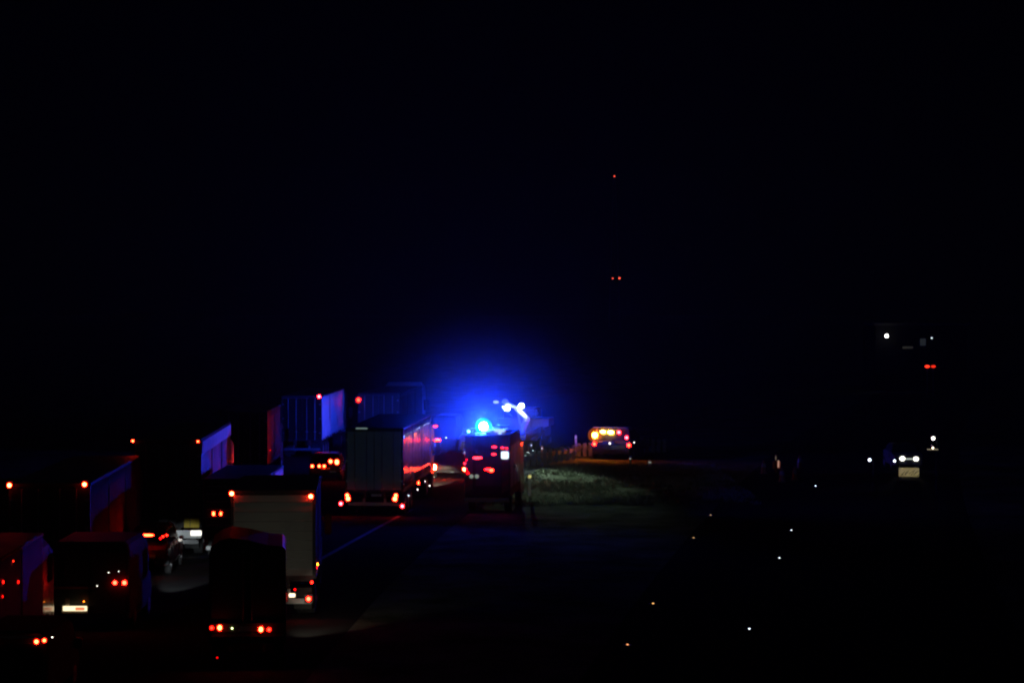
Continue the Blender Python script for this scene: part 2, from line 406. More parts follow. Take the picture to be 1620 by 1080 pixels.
# low van behind it with the lit panel
v = V('box_van', 'dark grey van with bright cream panel on its bumper and twin red lamps at right', 'van', 80, 206, 69.6, 0, 'vans and cars in the queue')
van(v, 2.72, 4.6, (.07, .075, .065), rear_window=False, rough=.8)
v.lamp(182, 921, 3.0, RED, 70); v.lamp(197, 921, 3.2, RED, 80)
x, z = v.rear(120, 963); 
bd = MB().box(x-.40, x+.40, -.16, -.11, z-.12, z+.10, .01).build('marker_board', mat((.8, .74, .5), .5), v.o)
MB().box(x-.36, x+.37, -.172, -.161, z-.03, z+.12).build('lit_panel', emi((1, .82, .5), 1.5), bd)  # light on the board put in as emission, red field likewise
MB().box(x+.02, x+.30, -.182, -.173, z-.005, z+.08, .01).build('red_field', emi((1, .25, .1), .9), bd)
MB().box(x-.30, x-.17, -.15, -.11, z+.13, z+.34, .01).build('lit_post', mat((.75, .66, .5), .5), bd)
x, z = v.rear(118, 929)
MB().box(x-.62, x+.62, -.045, -.026, z-.035, z+.035).build('reflective_strip', mat((.6, .14, .06), .3), v.o)
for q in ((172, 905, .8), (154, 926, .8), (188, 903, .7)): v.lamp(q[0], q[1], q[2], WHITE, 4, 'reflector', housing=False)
# lamps behind the bumper light the floor of the load bay and the bumper
v.lamp(134, 950, 1.0, AMBER, 12, 'plate_lamp', y=-.13, housing=False)
hb = spot('headlamp_beam', v.o, (.75, 4.75, .85), (1.5, 18.4, -.45), 4500, 11, .5, (.85, .95, 1), .05); hb.scale = (1.5, 1, 1)

# people carrier squeezed beside the tall lorry
v = V('people_carrier', 'dark red people carrier with an orange brake bar, beside the purple lorry', 'car', 203, 267, 83.7, -.5, 'vans and cars in the queue')
car(v, 1.78, 4.4, (.16, .015, .015), tall=True)
v.lamp(233, 846, 1.7, ORANGE, 40, 'brake_bar', y=-.02, sx=6.2, sz=1.0)
v.lamp(220.5, 873, 3.0, RED, 80); v.lamp(258, 848, 1.4, RED, 22); v.lamp(264, 846, 1.2, RED, 30); v.lamp(254, 851, 1.2, DEEP, 15)
MB().box(-.2, .76, -.1, -.065, .42, .62, .03).build('bumper_trim', mat((.5, .55, .6), .15, .9), v.o)
spot('headlamp_beam', v.o, (-.3, 4.5, .75), (-.3, 7, .45), 26, 60, .6, (.85, .95, 1), .05)
spot('headlamp_beam', v.o, (.55, 4.5, .75), (.7, 7, .45), 26, 60, .6, (.85, .95, 1), .05)

# tall trailer with a blue lit top
v = V('semi_trailer', 'tall lorry whose top side edge glows blue, yellow panel low on its back', 'lorry', 214, 318, 90, -2.2, 'lorries queuing on the left lanes')
MB().box(v.w/2+.022, v.w/2+.04, .15, 13.5, 4.02, 4.52, .008).build('painted_lit_band', mat((.82, .82, .86), .6, 0, .3, 1.5, 0, 0, .1), v.o)  # lit top of the side painted as a pale band over a darkened curtain
truck(v, 4.62, 13.6, (.16, .15, .24), (.035, .035, .04), ribs=(.02, .45), side_spec=.08, cab_col=(.12, .12, .15), cab_h=3.9)
v.lamp(210.5, 697, 1.6, ORANGE, 60, 'marker_lamp'); v.lamp(313, 698, 1.4, ORANGE, 50, 'marker_lamp')
x, z = v.rear(305, 826)
MB().box(x-.34, x+.26, -.06, -.03, z-.2, z+.17, .01).build('yellow_panel', mat((.8, .6, .04), .5, 0, .1), v.o)
x, z = v.rear(290, 846)
MB().box(x-.8, x+.72, -.1, -.04, z-.12, z+.2, .02).build('tail_board', mat((.72, .75, .74), .45, 0, .15), v.o)
x, z = v.rear(310, 843)
MB().box(x-.2, x+.22, -.125, -.105, z-.08, z+.11, .01).build('lit_plate', emi((1, .95, .85), 1.6), v.o)  # headlamp light on the plate put in as emission
MB().dome((x-1.15, -.12, z+.12), .17, 'rear', .5).build('spare_lamp', mat((.04, .04, .04), .4), v.o, True)

# dark lorry in the middle lane, its left lamps seen past the grey one
v = V('box_lorry', 'black lorry half hidden by the pale backed one, two small lamps at left', 'lorry', 321, 418, 87.8, 0, 'lorries queuing on the left lanes')
truck(v, 3.25, 7.5, (.02, .02, .022), (.006, .006, .007), artic=False, doors='roller', cab_col=(.03, .03, .03), cab_h=2.9, curtain=False)
v.lamp(338, 812, 2.0, ORANGE, 45, sz=1.6); v.lamp(349.5, 812, 1.8, ORANGE, 35, sz=1.6)

# dark box van in front
v = V('box_van', 'black box van nearest the camera, four lamps low on its back', 'van', 331, 452, 62, -5.6, 'vans and cars in the queue')
w2 = v.w/2
tp = [(-w2, .75), (w2, .75), (w2, 3.28), (w2-.1, 3.38), (w2-.5, 3.42), (0, 3.56), (-w2+.55, 3.62), (-w2+.3, 3.55), (-w2+.05, 3.38), (-w2, 3.2)]
bx = MB().loft([[(x, .04, z) for x, z in tp], [(x, 3.3, z) for x, z in tp]]).build('cargo_box', mat((.022, .024, .022), .6, 0, .3), v.o)
for sx in (-1, 1):
    a, b_ = (-w2+.06, -.01) if sx < 0 else (.01, w2-.06)
    dr = MB().box(a, b_, -.01, .035, .85, 3.22, .01).build('rear_door', mat((.02, .022, .02), .6, 0, .3), bx)
    MB().bar((sx*.12, -.03, .85), (sx*.12, -.03, 3.2), .016).build('locking_bar', mat((.1, .1, .1), .4, .6), dr)
    v.wheel(sx*(w2-.2), .9, .38, .3); v.wheel(sx*(w2-.2), 3.9, .38, .24)
MB().loft([[(-w2+.05, 3.35, .5), (w2-.05, 3.35, .5), (w2-.1, 3.35, 2.3), (-w2+.1, 3.35, 2.3)], [(-w2+.05, 4.0, .5), (w2-.05, 4.0, .5), (w2-.15, 3.9, 2.2), (-w2+.15, 3.9, 2.2)], [(-w2+.1, 4.6, .5), (w2-.1, 4.6, .5), (w2-.12, 4.55, 1.1), (-w2+.12, 4.55, 1.1)]]).build('cab', mat((.03, .03, .03), .3), v.o)
MB().box(-w2+.05, w2-.05, -.05, .1, .92, 1.06, .02).box(-.5, -.4, 0, 3.6, .5, .74).box(.4, .5, 0, 3.6, .5, .74).build('chassis', mat(CHASSIS, .6, .3), v.o)
MB().box(-w2+.02, w2-.02, -.06, .04, 1.05, 1.32, .02).build('lamp_panel', mat((.03, .03, .03), .6), v.o)
v.lamp(335.5, 991, 2.4, RED, 14, y=-.08); v.lamp(348, 991, 3.2, ORANGE, 70, y=-.08, sz=1.2); v.lamp(412.6, 994.5, 3.2, ORANGE, 70, y=-.08, sz=1.2); v.lamp(425.5, 995, 2.6, RED, 20, y=-.08)
v.lamp(367.5, 992, 1.4, (.8, 1, .35), 6, 'plate_lamp', y=-.1, housing=False)
MB().box(*[v.rear(384, 993)[0]-.1, v.rear(384, 993)[0]+.26, -.09, -.07, v.rear(384, 993)[1]-.07, v.rear(384, 993)[1]+.07], .01).build('number_plate', mat((.5, .5, .5), .4), v.o)
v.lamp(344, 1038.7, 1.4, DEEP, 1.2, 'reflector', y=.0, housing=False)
spot('headlamp_beam', v.o, (-.62, 4.7, .85), (.25, 10.0, 2.3), 16, 60, .8, (1, .95, .78), .06)
spot('headlamp_beam', v.o, (.85, 4.7, .85), (1.6, 10.0, 1.5), 22, 75, .7, (1, .95, .72), .06)

spot('headlamp_beam', v.o, (.9, 4.7, .8), (2.75, 9.6, 0), 420, 42, .9, (1, .93, .72), .06)
# lorry with the pale grey doors
v = V('box_lorry', 'lorry with pale grey back doors and two red lamps at their top corners', 'lorry', 365, 499, 72, -3.2, 'lorries queuing on the right lane')
truck(v, 4.1, 6.4, (.06, .01, .01), (.33, .33, .31), floor=1.3, artic=False, doors='roller', cab_col=(.02, .02, .03), cab_h=2.7, side_rough=.85, side_spec=.03)
v.lamp(367, 780, 3.0, ORANGE, 150, 'marker_lamp'); v.lamp(491.5, 785, 3.0, ORANGE, 150, 'marker_lamp')
v.lamp(446, 945, 2.6, RED, 40, sx=2.0); v.lamp(441, 943, 3.2, DEEP, 6); v.lamp(488, 947, 3.2, RED, 80)
x, z = v.rear(462, 941)
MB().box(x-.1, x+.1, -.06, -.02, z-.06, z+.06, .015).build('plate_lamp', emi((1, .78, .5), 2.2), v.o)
MB().box(v.rear(437, 945)[0], v.rear(456, 945)[0], -.012, 0, z-.22, z+.1, .01).build('lamp_backing', mat((.3, .02, .02), .35), v.o)
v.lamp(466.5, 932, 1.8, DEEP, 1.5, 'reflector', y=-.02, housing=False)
v.side_lamp(501.5, 892, 2.0, AMBER, 60); v.side_lamp(500.5, 898, 1.0, PINK, 8); v.lamp(493, 921, 1.7, RED, 18, 'side_marker', y=-.02, sz=1.3, housing=False)

spot('headlamp_beam', v.o, (-.7, 8.8, .9), (3.2, 35, 2.2), 230, 20, .8, (.6, 1, .85), .06)
# lorry with the dim teal doors and the red side
v = V('semi_trailer', 'lorry with dim teal back doors and a glossy red side, lamps low at both corners', 'lorry', 546, 638, 107, 3.4, 'lorries queuing on the right lane')
truck(v, 4.15, 13.6, (.32, .015, .012), (.22, .30, .28), ribs=(.012, 1.4), cab_col=(.05, .05, .06), side_rough=.15, cab_h=3.7)
for q in ((549, 783, 2.4, ORANGE, 60), (550.5, 788.5, 3.0, ORANGE, 90), (626.5, 783, 2.4, ORANGE, 60), (625, 788.5, 3.0, ORANGE, 90)): v.lamp(*q)
for px, py in ((539, 796.5), (636.8, 800)):
    v.lamp(px, py, 2.4, PINK, 60, 'stalk_lamp')
    x, z = v.rear(px, py); MB().bar((x*.88, .05, z+.12), (x, .0, z), .02).build('lamp_stalk', mat(RUBBER, .8), v.o)
x, z = v.rear(573, 677)
MB().box(x-.3, x+.25, -.06, -.03, z-.04, z+.02, .01).build('door_gleam', emi((.7, 1, .95), .18), v.o)  # gleam along the door top, put in as faint emission
v.side_lamp(661.5, 763.5, 2.6, ORANGE, 50); v.side_lamp(672, 761, .8, WHITE, 12); v.side_lamp(679, 768, 1.1, WHITE, 12); v.side_lamp(660, 774, .9, WHITE, 14); v.side_lamp(646, 783.5, .9, COOL, 8)
v.plate(.1, 1.0, .5, .13, (.3, .35, .2))
spot('headlamp_beam', v.o, (.85, 16.4, .85), (.95, 19.6, -.2), 5200, 36, .8, (1, .88, .62), .06)
spot('headlamp_beam', v.o, (-.85, 16.4, .85), (-.6, 24, -.6), 120, 40, .6, (1, .88, .62), .06)

# lorry with the ribbed blue side
v = V('semi_trailer', 'lorry whose ribbed side is lit vivid blue, a red lamp at its top corner', 'lorry', 445, 509, 147, 2.0, 'lorries queuing on the left lanes')
truck(v, 4.05, 13.6, (.72, .72, .75), (.008, .008, .009), ribs=(.09, 1.25), cab_col=(.2, .2, .25), side_rough=.5, side_spec=.15, cab_h=3.95)
v.lamp(505, 627, 2.2, PINK, 70, 'marker_lamp')
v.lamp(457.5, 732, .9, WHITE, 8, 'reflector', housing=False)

v = V('hatchback', 'dark hatchback before the blue sided lorry, five small orange lamps in two rows', 'car', 488, 541, 128, 0, 'vans and cars in the queue')
car(v, 1.55, 4.2, (.03, .03, .035), tall=True)
for q in ((494, 737, 2.0), (505, 737, 2.0), (513, 737, 2.0)): v.lamp(q[0], q[1], q[2], ORANGE, 55)
v.lamp(523, 729.5, 2.6, ORANGE, 70); v.lamp(533, 730.5, 3.0, ORANGE, 90, sz=1.2)
MB().box(.25, .62, -.1, -.07, .5, .6, .02).build('bumper_trim', mat((.4, .4, .42), .3, .6), v.o)

v = V('box_lorry', 'unlit dark lorry with one edge faintly red, left of the blue ribbed lorry', 'lorry', 350, 423, 125, -.6, 'lorries queuing on the left lanes')
truck(v, 4.1, 8.0, (.11, .01, .018), (.012, .012, .013), artic=False, cab_col=(.03, .03, .03), cab_h=3.2, side_rough=.7, side_spec=.1)
v.side_lamp(427, 712, 1.0, DEEP, 3.0)

v = V('semi_trailer', 'dark lorry beyond the teal backed one, single red lamp at its top left', 'lorry', 566, 632, 159, 4.5, 'lorries queuing on the right lane')
truck(v, 3.75, 13.6, (.05, .05, .06), (.03, .035, .03), cab_col=(.5, .53, .56), cab_h=4.0)
v.lamp(567, 632.5, 3.0, RED, 30, 'marker_lamp')

# ------------------------------------------------------------------ vehicles round the incident
v = V('estate_car', 'dark car between the red sided lorry and the fire engine, brake lamps lit', 'car', 683, 739, 130, 4.0, 'vans and cars in the queue')
car(v, 1.5, 4.4, (.025, .025, .035), est=True, plate=False)
v.lamp(687, 739, 3.0, ORANGE, 3200, sz=1.25); v.lamp(735, 742.5, 3.0, ORANGE, 300)
x, z = v.rear(710, 746)
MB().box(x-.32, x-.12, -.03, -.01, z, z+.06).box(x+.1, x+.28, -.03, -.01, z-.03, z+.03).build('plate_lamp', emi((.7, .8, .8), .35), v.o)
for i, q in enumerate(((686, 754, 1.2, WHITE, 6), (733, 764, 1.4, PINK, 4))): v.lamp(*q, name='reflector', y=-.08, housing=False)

v = V('recovery_van', 'small van far beyond the red sided lorry, orange lamps one above another', 'van', 684, 722, 150, 6, 'emergency vehicles')
van(v, 2.6, 5.0, (.05, .055, .07), rear_window=False)
v.lamp(689, 674, 1.6, ORANGE, 9, sx=2.0); v.lamp(692.5, 696, 2.4, ORANGE, 20, sx=1.9); v.lamp(701, 711, 2.0, PINK, 25); v.lamp(707, 711, 2.2, PINK, 25)
x, z = v.rear(692, 704); MB().box(x-.2, x+.22, -.05, -.03, z-.2, z+.2, .02).build('panel', emi((.3, .45, .7), .25), v.o)  # bluish light on the panel put in as emission
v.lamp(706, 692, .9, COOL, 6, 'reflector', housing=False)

v = V('police_van', 'van behind the fire engine with a small cyan lamp on its roof corner', 'van', 725, 772, 139, 6, 'emergency vehicles')
van(v, 1.98, 4.8, (.6, .6, .65))
lb = MB().box(-v.w/2+.08, v.w/2-.08, 1.1, 1.3, 2.0, 2.32, .02).build('light_or_hiding_bar', mat((.05, .05, .06), .4), v.o)  # housing placed to hide the added blue globe from the camera
x, z = v.rear(738, 687)
globe(lb, (x, 1.02, 2.14), .09, (.25, .8, 1), 6, 'beacon')
MB().box(-v.w/2+.02, v.w/2-.02, .9, 2.6, 1.975, 2.0, .01).build('roof_board', mat((.1, .1, .1), .5), v.o)
globe(lb, (-v.w/2+.3, 1.5, 2.2), .1, BLUE, 26000, 'beacon')  # added strong globe, unseen behind the bar, lights the ribbed trailer side

# fire engine
v = V('fire_engine', 'fire engine with a dazzling blue beacon on its roof and red lamps on its back', 'fire engine', 735, 806, 108.5, 6, 'emergency vehicles')
w2 = v.w/2; o = v.o; hh = 3.72
body = MB().box(-w2, w2, .03, 5.2, .75, hh, .05).build('body', mat((.022, .012, .018), .7, 0, .15, 2, 0, 0, .05), o)
sh = MB().box(-.5*w2, .62*w2, -.02, .035, 1.3, 3.0, .012).build('rear_shutter', mat((.035, .035, .04), .6, .1), body)
sl = MB()
for k in range(14): sl.box(-.5*w2+.03, .62*w2-.03, -.03, -.018, 1.36+k*.115, 1.40+k*.115)
sl.build('shutter_slat', mat((.03, .03, .035), .6, .1), sh)
for sx in (-1, 1):
    # chevron column: slanted red and yellow stripes
    rd = MB(); ye = MB(); x0 = -w2+.02 if sx < 0 else .66*w2
    for k in range(10):
        z = .95+k*.26
        (rd if k % 2 else ye).loft([[(x0, -.02, z), (x0+.34, -.02, z+.2), (x0+.34, .03, z+.2), (x0, .03, z)], [(x0, -.02, z+.25), (x0+.34, -.02, z+.45), (x0+.34, .03, z+.45), (x0, .03, z+.25)]])
    rd.build('red_chevron', mat((.15, .01, .015), .6), body); ye.build('yellow_chevron', mat((.07, .06, .02), .6), body)
    v.wheel(sx*(w2-.2), 1.5, .48, .34); v.wheel(sx*(w2-.2), 6.3, .48, .3)
    for k in range(3):
        MB().box(sx*w2-.012, sx*w2+.012, .35+k*1.6, 1.75+k*1.6, 1.2, 3.2, .01).build('locker_door', mat((.06, .06, .07), .5, .3), body)
cb = MB().loft([[(-w2, 5.25, .6), (w2, 5.25, .6), (w2, 5.25, 3.0), (-w2, 5.25, 3.0)], [(-w2, 7.2, .5), (w2, 7.2, .5), (w2-.05, 7.0, 3.0), (-w2+.05, 7.0, 3.0)], [(-w2+.05, 7.6, .5), (w2-.05, 7.6, .5), (w2-.1, 7.5, 1.6), (-w2+.1, 7.5, 1.6)]]).build('cab', mat((.35, .03, .03), .35, 0, .15, 2, .4), o)
MB().box(-w2+.15, w2-.15, 7.12, 7.3, 1.75, 2.8).build('windscreen', mat(GLASS, .06), cb)
MB().box(-w2, w2, -.12, .02, .55, .75, .03).build('rear_step', mat((.1, .1, .1), .5, .5), body)
# ladder on the roof
ld = MB()
for sx in (-.1, .45): ld.bar((sx, .3, hh+.2), (sx, 5.6, hh+.2), .03)
for k in range(16): ld.bar((-.1, .4+k*.33, hh+.2), (.45, .4+k*.33, hh+.2), .018)
for y in (.6, 4.8): ld.box(-.14, .49, y-.03, y+.03, hh+.003, hh+.17)
ld.build('ladder', mat((.6, .6, .62), .3, .8), body)
MB().box(.55*w2-.35, .55*w2+.25, .3, .8, hh+.003, hh+.25, .03).build('roof_box', mat((.6, .62, .65), .4), body)
# beacon; a dish is added below to keep its light off the road
bxx, bz = px2x(762, 109.05)-v.X-.02, py2z(675, 109.05)
MB().box(bxx-.42, bxx+.42, .55, 1.35, hh+.003, hh+.06, .02).build('beacon_mount', mat((.08, .08, .09), .4), body)
MB().cyl((bxx, .95, bz-.37), .4, .05, 'z', 24).build('added_shade_dish', mat((.08, .08, .09), .4), body)
globe(body, (bxx, .95, bz), .2, BLUE, 8500, 'blue_beacon', 1.0)
shell_mat = bpy.data.materials.new('halo_shell'); shell_mat.use_nodes = True; nt = shell_mat.node_tree
for n_ in list(nt.nodes): nt.nodes.remove(n_)
mo = nt.nodes.new('ShaderNodeOutputMaterial'); mm = nt.nodes.new('ShaderNodeMixShader'); mt_ = nt.nodes.new('ShaderNodeBsdfTransparent'); me_ = nt.nodes.new('ShaderNodeEmission')
me_.inputs[0].default_value = (0, .45, 1, 1); me_.inputs[1].default_value = 2.2; mm.inputs[0].default_value = .4
nt.links.new(mt_.outputs[0], mm.inputs[1]); nt.links.new(me_.outputs[0], mm.inputs[2]); nt.links.new(mm.outputs[0], mo.inputs[0])
cv = MB(); cv.dome((bxx, .95, bz), .42, 'ball').build('halo_shell', shell_mat, body, True)  # cyan bloom round the beacon, put in as a glowing shell
v.lamp(755.5, 724, 1.8, PINK, 12, sx=4.2, sz=1.0); v.lamp(772, 742, 1.6, DEEP, 60, sx=3.4); v.lamp(777.5, 743.5, 2.6, RED, 60, sx=1.3)
for q in ((782, 706.5, 1.7, PINK, 6, 'tail_lamp', -.03, 2.2), (781.5, 718, 1.7, PINK, 6, 'tail_lamp', -.03, 2.2), (795, 708, 1.6, PINK, 6, 'tail_lamp', -.03, 1.4), (802, 708.5, 1.5, PINK, 6)): v.lamp(*q)
x, z = v.rear(799.5, 719)
MB().box(x-.19, x+.17, -.1, -.04, z-.19, z+.17, .03).build('work_lamp', emi((.8, .95, 1), 1.3), body)
x, z = v.rear(790, 682)
wl = MB().box(x-.26, x+.26, -.02, .1, z-.03, z+.1, .02).box(x-.06, x+.1, -.02, .1, z-.14, z-.03, .02).build('strip_lamp', emi((.45, .65, 1), 1.2), body)
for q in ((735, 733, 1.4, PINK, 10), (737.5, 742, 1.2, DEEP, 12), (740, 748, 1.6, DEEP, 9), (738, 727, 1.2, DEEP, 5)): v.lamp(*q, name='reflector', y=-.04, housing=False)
x, z = v.rear(750, 753)
MB().dome((x-.12, -.1, z), .1, 'rear', .4).dome((x+.14, -.1, z), .1, 'rear', .4).build('reverse_lamp', emi((.7, .9, .75), .25), body)
# scene lamp on the engine's right side that lights the verge
sl_ = spot('scene_lamp', o, (w2+.1, 2.2, 2.1), (w2+3.5, 16, 0), 300, 50, .8, (.62, 1, .78), .05)
MB().box(w2+.0, w2+.09, 2.05, 2.35, 2.0, 2.2, .02).build('scene_lamp_case', mat((.3, .3, .3), .4), body)

# recovery truck with floodlit jib
v = V('recovery_truck', 'recovery lorry with a floodlit raised jib and two white floodlights beyond the fire engine', 'recovery truck', 772, 832, 148, 8, 'emergency vehicles')
w2 = v.w/2; o = v.o
dk = MB().box(-w2, w2, .1, 6.5, 1.1, 1.3, .03).box(-w2, -w2+.08, .1, 6.5, 1.3, 1.6).box(w2-.08, w2, .1, 6.5, 1.3, 1.6).build('deck', mat((.12, .12, .13), .6, .3), o)
MB().box(-w2+.05, w2-.05, 6.6, 8.8, .7, 2.9, .15).build('cab', mat((.12, .12, .14), .4), o)
MB().box(-.5, .5, .2, 8.5, .75, 1.09).build('chassis', mat(CHASSIS, .6, .4), o)
for sx in (-1, 1):
    v.wheel(sx*(w2-.2), 1.6, .48, .34); v.wheel(sx*(w2-.2), 2.8, .48, .34); v.wheel(sx*(w2-.2), 7.8, .48, .3)
x0, z0 = v.rear(829, 664); x1, z1 = v.rear(811, 646); x2, z2 = v.rear(789, 636)
jb = MB().bar((x0, 1.5, z0), (x1, 1.5, z1), .16, 12).bar((x1, 1.5, z1), (x2, 1.6, z2), .1, 12).bar((x0, 1.5, z0), (.5, 3.0, 1.3), .2, 12).bar((.6, 3.0, 1.3), (x1+.1, 1.7, z1-.2), .07).build('jib', mat((.75, .78, .8), .35, 0, .15), o)
MB().box(-w2+.2, w2-.1, 3.0, 3.3, 1.3, 2.4, .03).build('headboard', mat((.15, .15, .16), .5), o)
x, z = v.rear(798, 647); fl1 = MB().dome((x, 1.2, z), .17, 'rear', .6, 1.2, 1).build('floodlight', emi((.75, .95, 1), 18), o, True)
x_, z_ = v.rear(821, 643); fl2 = MB().dome((x_, 1.2, z_), .17, 'rear', .6, 1.1, 1).build('floodlight', emi((.78, .98, 1), 22), o, True)
MB().bar((x, 1.35, z), (x+.1, 2.9, 2.4), .035).bar((x_, 1.35, z_), (x_-.3, 2.9, 2.4), .035).build('floodlight_pole', mat((.2, .2, .2), .4, .7), o)
x3, z3 = v.rear(792, 645); MB().dome((x3, 1.2, z3), .09, 'rear', .6).build('floodlight', emi((.5, .7, 1), 5), o, True)
x3, z3 = v.rear(780, 637); MB().dome((x3, 1.2, z3), .09, 'rear', .6, 2.2, 1.2).build('floodlight', emi((.45, .55, 1), 1.2), o, True)
x3, z3 = v.rear(795, 636); MB().dome((x3, 1.2, z3), .15, 'rear', .6, 1.4, 1.2).build('lamp_head', emi((.25, .35, 1), .35), o, True)
spot('floodlight_beam', o, (x_, 1.1, z_-.1), (x0-.4, 1.5, z0-.6), 120, 120, .6, (.8, 1, 1), .08)
vb = spot('verge_floodlight', o, (x_+.1, 1.0, z_), (5.2, -20.5, -.6), 95000, 15, .9, (.74, 1, .95), .08); vb.scale = (1.7, 1, 1)
v.lamp(812, 696.5, 1.9, ORANGE, 25, sx=3.4); v.lamp(818, 695, 2.4, ORANGE, 22)
MB().box(.9, 2.3, 3.5, 6.4, z0-.62, z0-.1, .03).build('tool_rack', mat((.1, .12, .16), .6), o)
v.lamp(840, 704, 1.1, COOL, 9, 'reflector', housing=False) if False else None

# trailer beside the recovery truck (pale strip)
v = V('utility_trailer', 'pale bluish trailer showing as a strip right of the floodlit jib', 'trailer', 822, 862, 160, 8)
w2 = v.w/2
MB().box(-w2, w2, .03, 3.5, .6, py2z(672, 160), .06).build('trailer_box', mat((.16, .18, .24), .6), v.o)
MB().box(-w2+.05, w2-.05, -.02, .03, 1.0, py2z(678, 160)).build('rear_door', mat((.12, .13, .2), .6), v.o)
for sx in (-1, 1): v.wheel(sx*(w2+.12), 1.7, .34, .2)
MB().bar((0, 3.5, .62), (0, 4.7, .5), .05).build('drawbar', mat(CHASSIS, .6), v.o)

# highways pick-up with amber lights
v = V('patrol_pickup', 'patrol vehicle with glaring amber roof lights and red lamps at both sides', 'patrol vehicle', 934, 1000, 146, 14, 'emergency vehicles')
car(v, 2.0, 5.2, (.07, .07, .06), tall=True, plate=False)
lb = MB().box(-1.25, 1.1, .2, .5, 2.0, 2.08, .02).build('light_or_hiding_bar', mat((.06, .06, .06), .4), v.o)
for px, py, r, c, s_, sx in ((940, 688.5, 4.2, AMBER, 800, 1), (953, 683, 2.2, (1, .42, .03), 130, 2.0), (965.5, 683.5, 2.4, (1, .42, .03), 150, 2.0), (979, 683.5, 2.2, PINK, 45, 1.2)):
    x, z = v.rear(px, py); MB().dome((x, .1, z), r*146/F, 'rear', .7, sx, 1).build('amber_lamp' if c[2] < .05 else 'roof_lamp', emi(c, s_), lb, True)
amc = shell_mat.copy(); amc.name = 'amber_halo'
for n_ in amc.node_tree.nodes:
    if n_.type == 'EMISSION': n_.inputs[0].default_value = (1, .16, .0, 1); n_.inputs[1].default_value = .42
x, z = v.rear(940, 688.5); MB().dome((x, .1, z), 0.46, 'ball').build('amber_halo', amc, lb, True)  # orange halo round the lamp, put in as a glowing shell
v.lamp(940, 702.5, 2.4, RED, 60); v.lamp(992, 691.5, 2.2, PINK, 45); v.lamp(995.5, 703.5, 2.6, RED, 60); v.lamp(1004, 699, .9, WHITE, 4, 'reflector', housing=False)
MB().box(-.6, .3, -.04, -.02, py2z(703, 146), py2z(698, 146), .01).build('rear_reflector', mat((.15, .15, .13), .5), v.o)
x, z = v.rear(965, 701); MB().dome((x, -.06, z), .05, 'rear').build('plate_lamp', emi(WHITE, 6), v.o, True)

# ------------------------------------------------------------------ verge: guard rail, posts, studs
b = MB(); rg = random.Random(3)
for k in range(9000):
    d = rg.uniform(113, 141); x = rg.uniform(-5.0+bend(d)+.15, 12.5)
    n1 = math.sin(x*.9+d*.35)+math.sin(x*.37-d*.6)+math.sin(d*1.1+x*2.3)*.6
    if n1 < rg.uniform(-2.2, 1.6): continue
    for q in range(3):
        a = rg.uniform(0, 6.28); hgt = rg.uniform(.05, .2)*(1+.25*n1); wd = rg.uniform(.012, .03); px_, py_ = x+rg.uniform(-.12, .12), d+rg.uniform(-.12, .12)
        ux, uy = math.cos(a)*wd, math.sin(a)*wd; lx, ly = rg.uniform(-.08, .08), rg.uniform(-.08, .08)
        vs = [b.bm.verts.new((px_-ux, py_-uy, 0)), b.bm.verts.new((px_+ux, py_+uy, 0)), b.bm.verts.new((px_+lx, py_+ly, hgt))]
        b.bm.faces.new(vs)
tag(b.build('grass', mat((.15, .16, .115), .8, 0, .5, .6, 0, 0, .02)), kind='stuff')
gr = thing('guard_rail', 'crash barrier of dim pale posts on the verge right of the fire engine', 'barrier', (0, 0, 0))
pts = []
for i in range(26):
    px = 826+i*9.0; y = 718+max(0, (i-9))*.4 if i > 9 else 730-i*1.4
    d = F*(HC-.35)/(y-HOR) if i <= 9 else 146+i*.3
    pts.append((px2x(px, d), d))
bm = MB()
for a, b_ in zip(pts, pts[1:]):
    bm.bar((a[0], a[1]+.1, .62), (b_[0], b_[1]+.1, .62), .09, 6).bar((a[0], a[1]+.1, .48), (b_[0], b_[1]+.1, .48), .07, 6)
bm.build('rail', mat((.10, .11, .11), .8, 0, .3, 3, 0, 0, .05), gr)
for i, p in enumerate(pts):
    MB().box(p[0]-.12, p[0]+.12, p[1]-.06, p[1]+.06, -.2, .85+.12*random.random(), .02).build('post', mat((.2, .21, .2), .8, 0, .3, 3, 0, 0, .03), gr)

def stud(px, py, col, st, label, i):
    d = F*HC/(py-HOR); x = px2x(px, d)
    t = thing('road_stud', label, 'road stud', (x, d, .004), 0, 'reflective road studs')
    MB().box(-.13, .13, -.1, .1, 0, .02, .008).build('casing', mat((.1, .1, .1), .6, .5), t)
    MB().dome((0, -.1, .035), .022, 'rear', .6, 1.3, .8).build('lens', emi(col, st*.28), t, True)  # emission stands in for headlight thrown back by the stud
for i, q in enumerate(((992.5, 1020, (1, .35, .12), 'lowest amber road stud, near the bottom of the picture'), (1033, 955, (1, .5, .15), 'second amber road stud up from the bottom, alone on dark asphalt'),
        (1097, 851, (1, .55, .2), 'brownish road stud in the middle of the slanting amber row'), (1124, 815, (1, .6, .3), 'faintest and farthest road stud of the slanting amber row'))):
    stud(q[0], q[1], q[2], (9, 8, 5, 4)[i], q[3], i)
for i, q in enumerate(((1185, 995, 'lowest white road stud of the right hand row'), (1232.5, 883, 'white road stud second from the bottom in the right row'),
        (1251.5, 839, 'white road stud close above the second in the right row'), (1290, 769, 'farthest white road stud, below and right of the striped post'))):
    stud(q[0], q[1], (.8, .9, 1), (14, 14, 14, 22)[i], q[2], i)

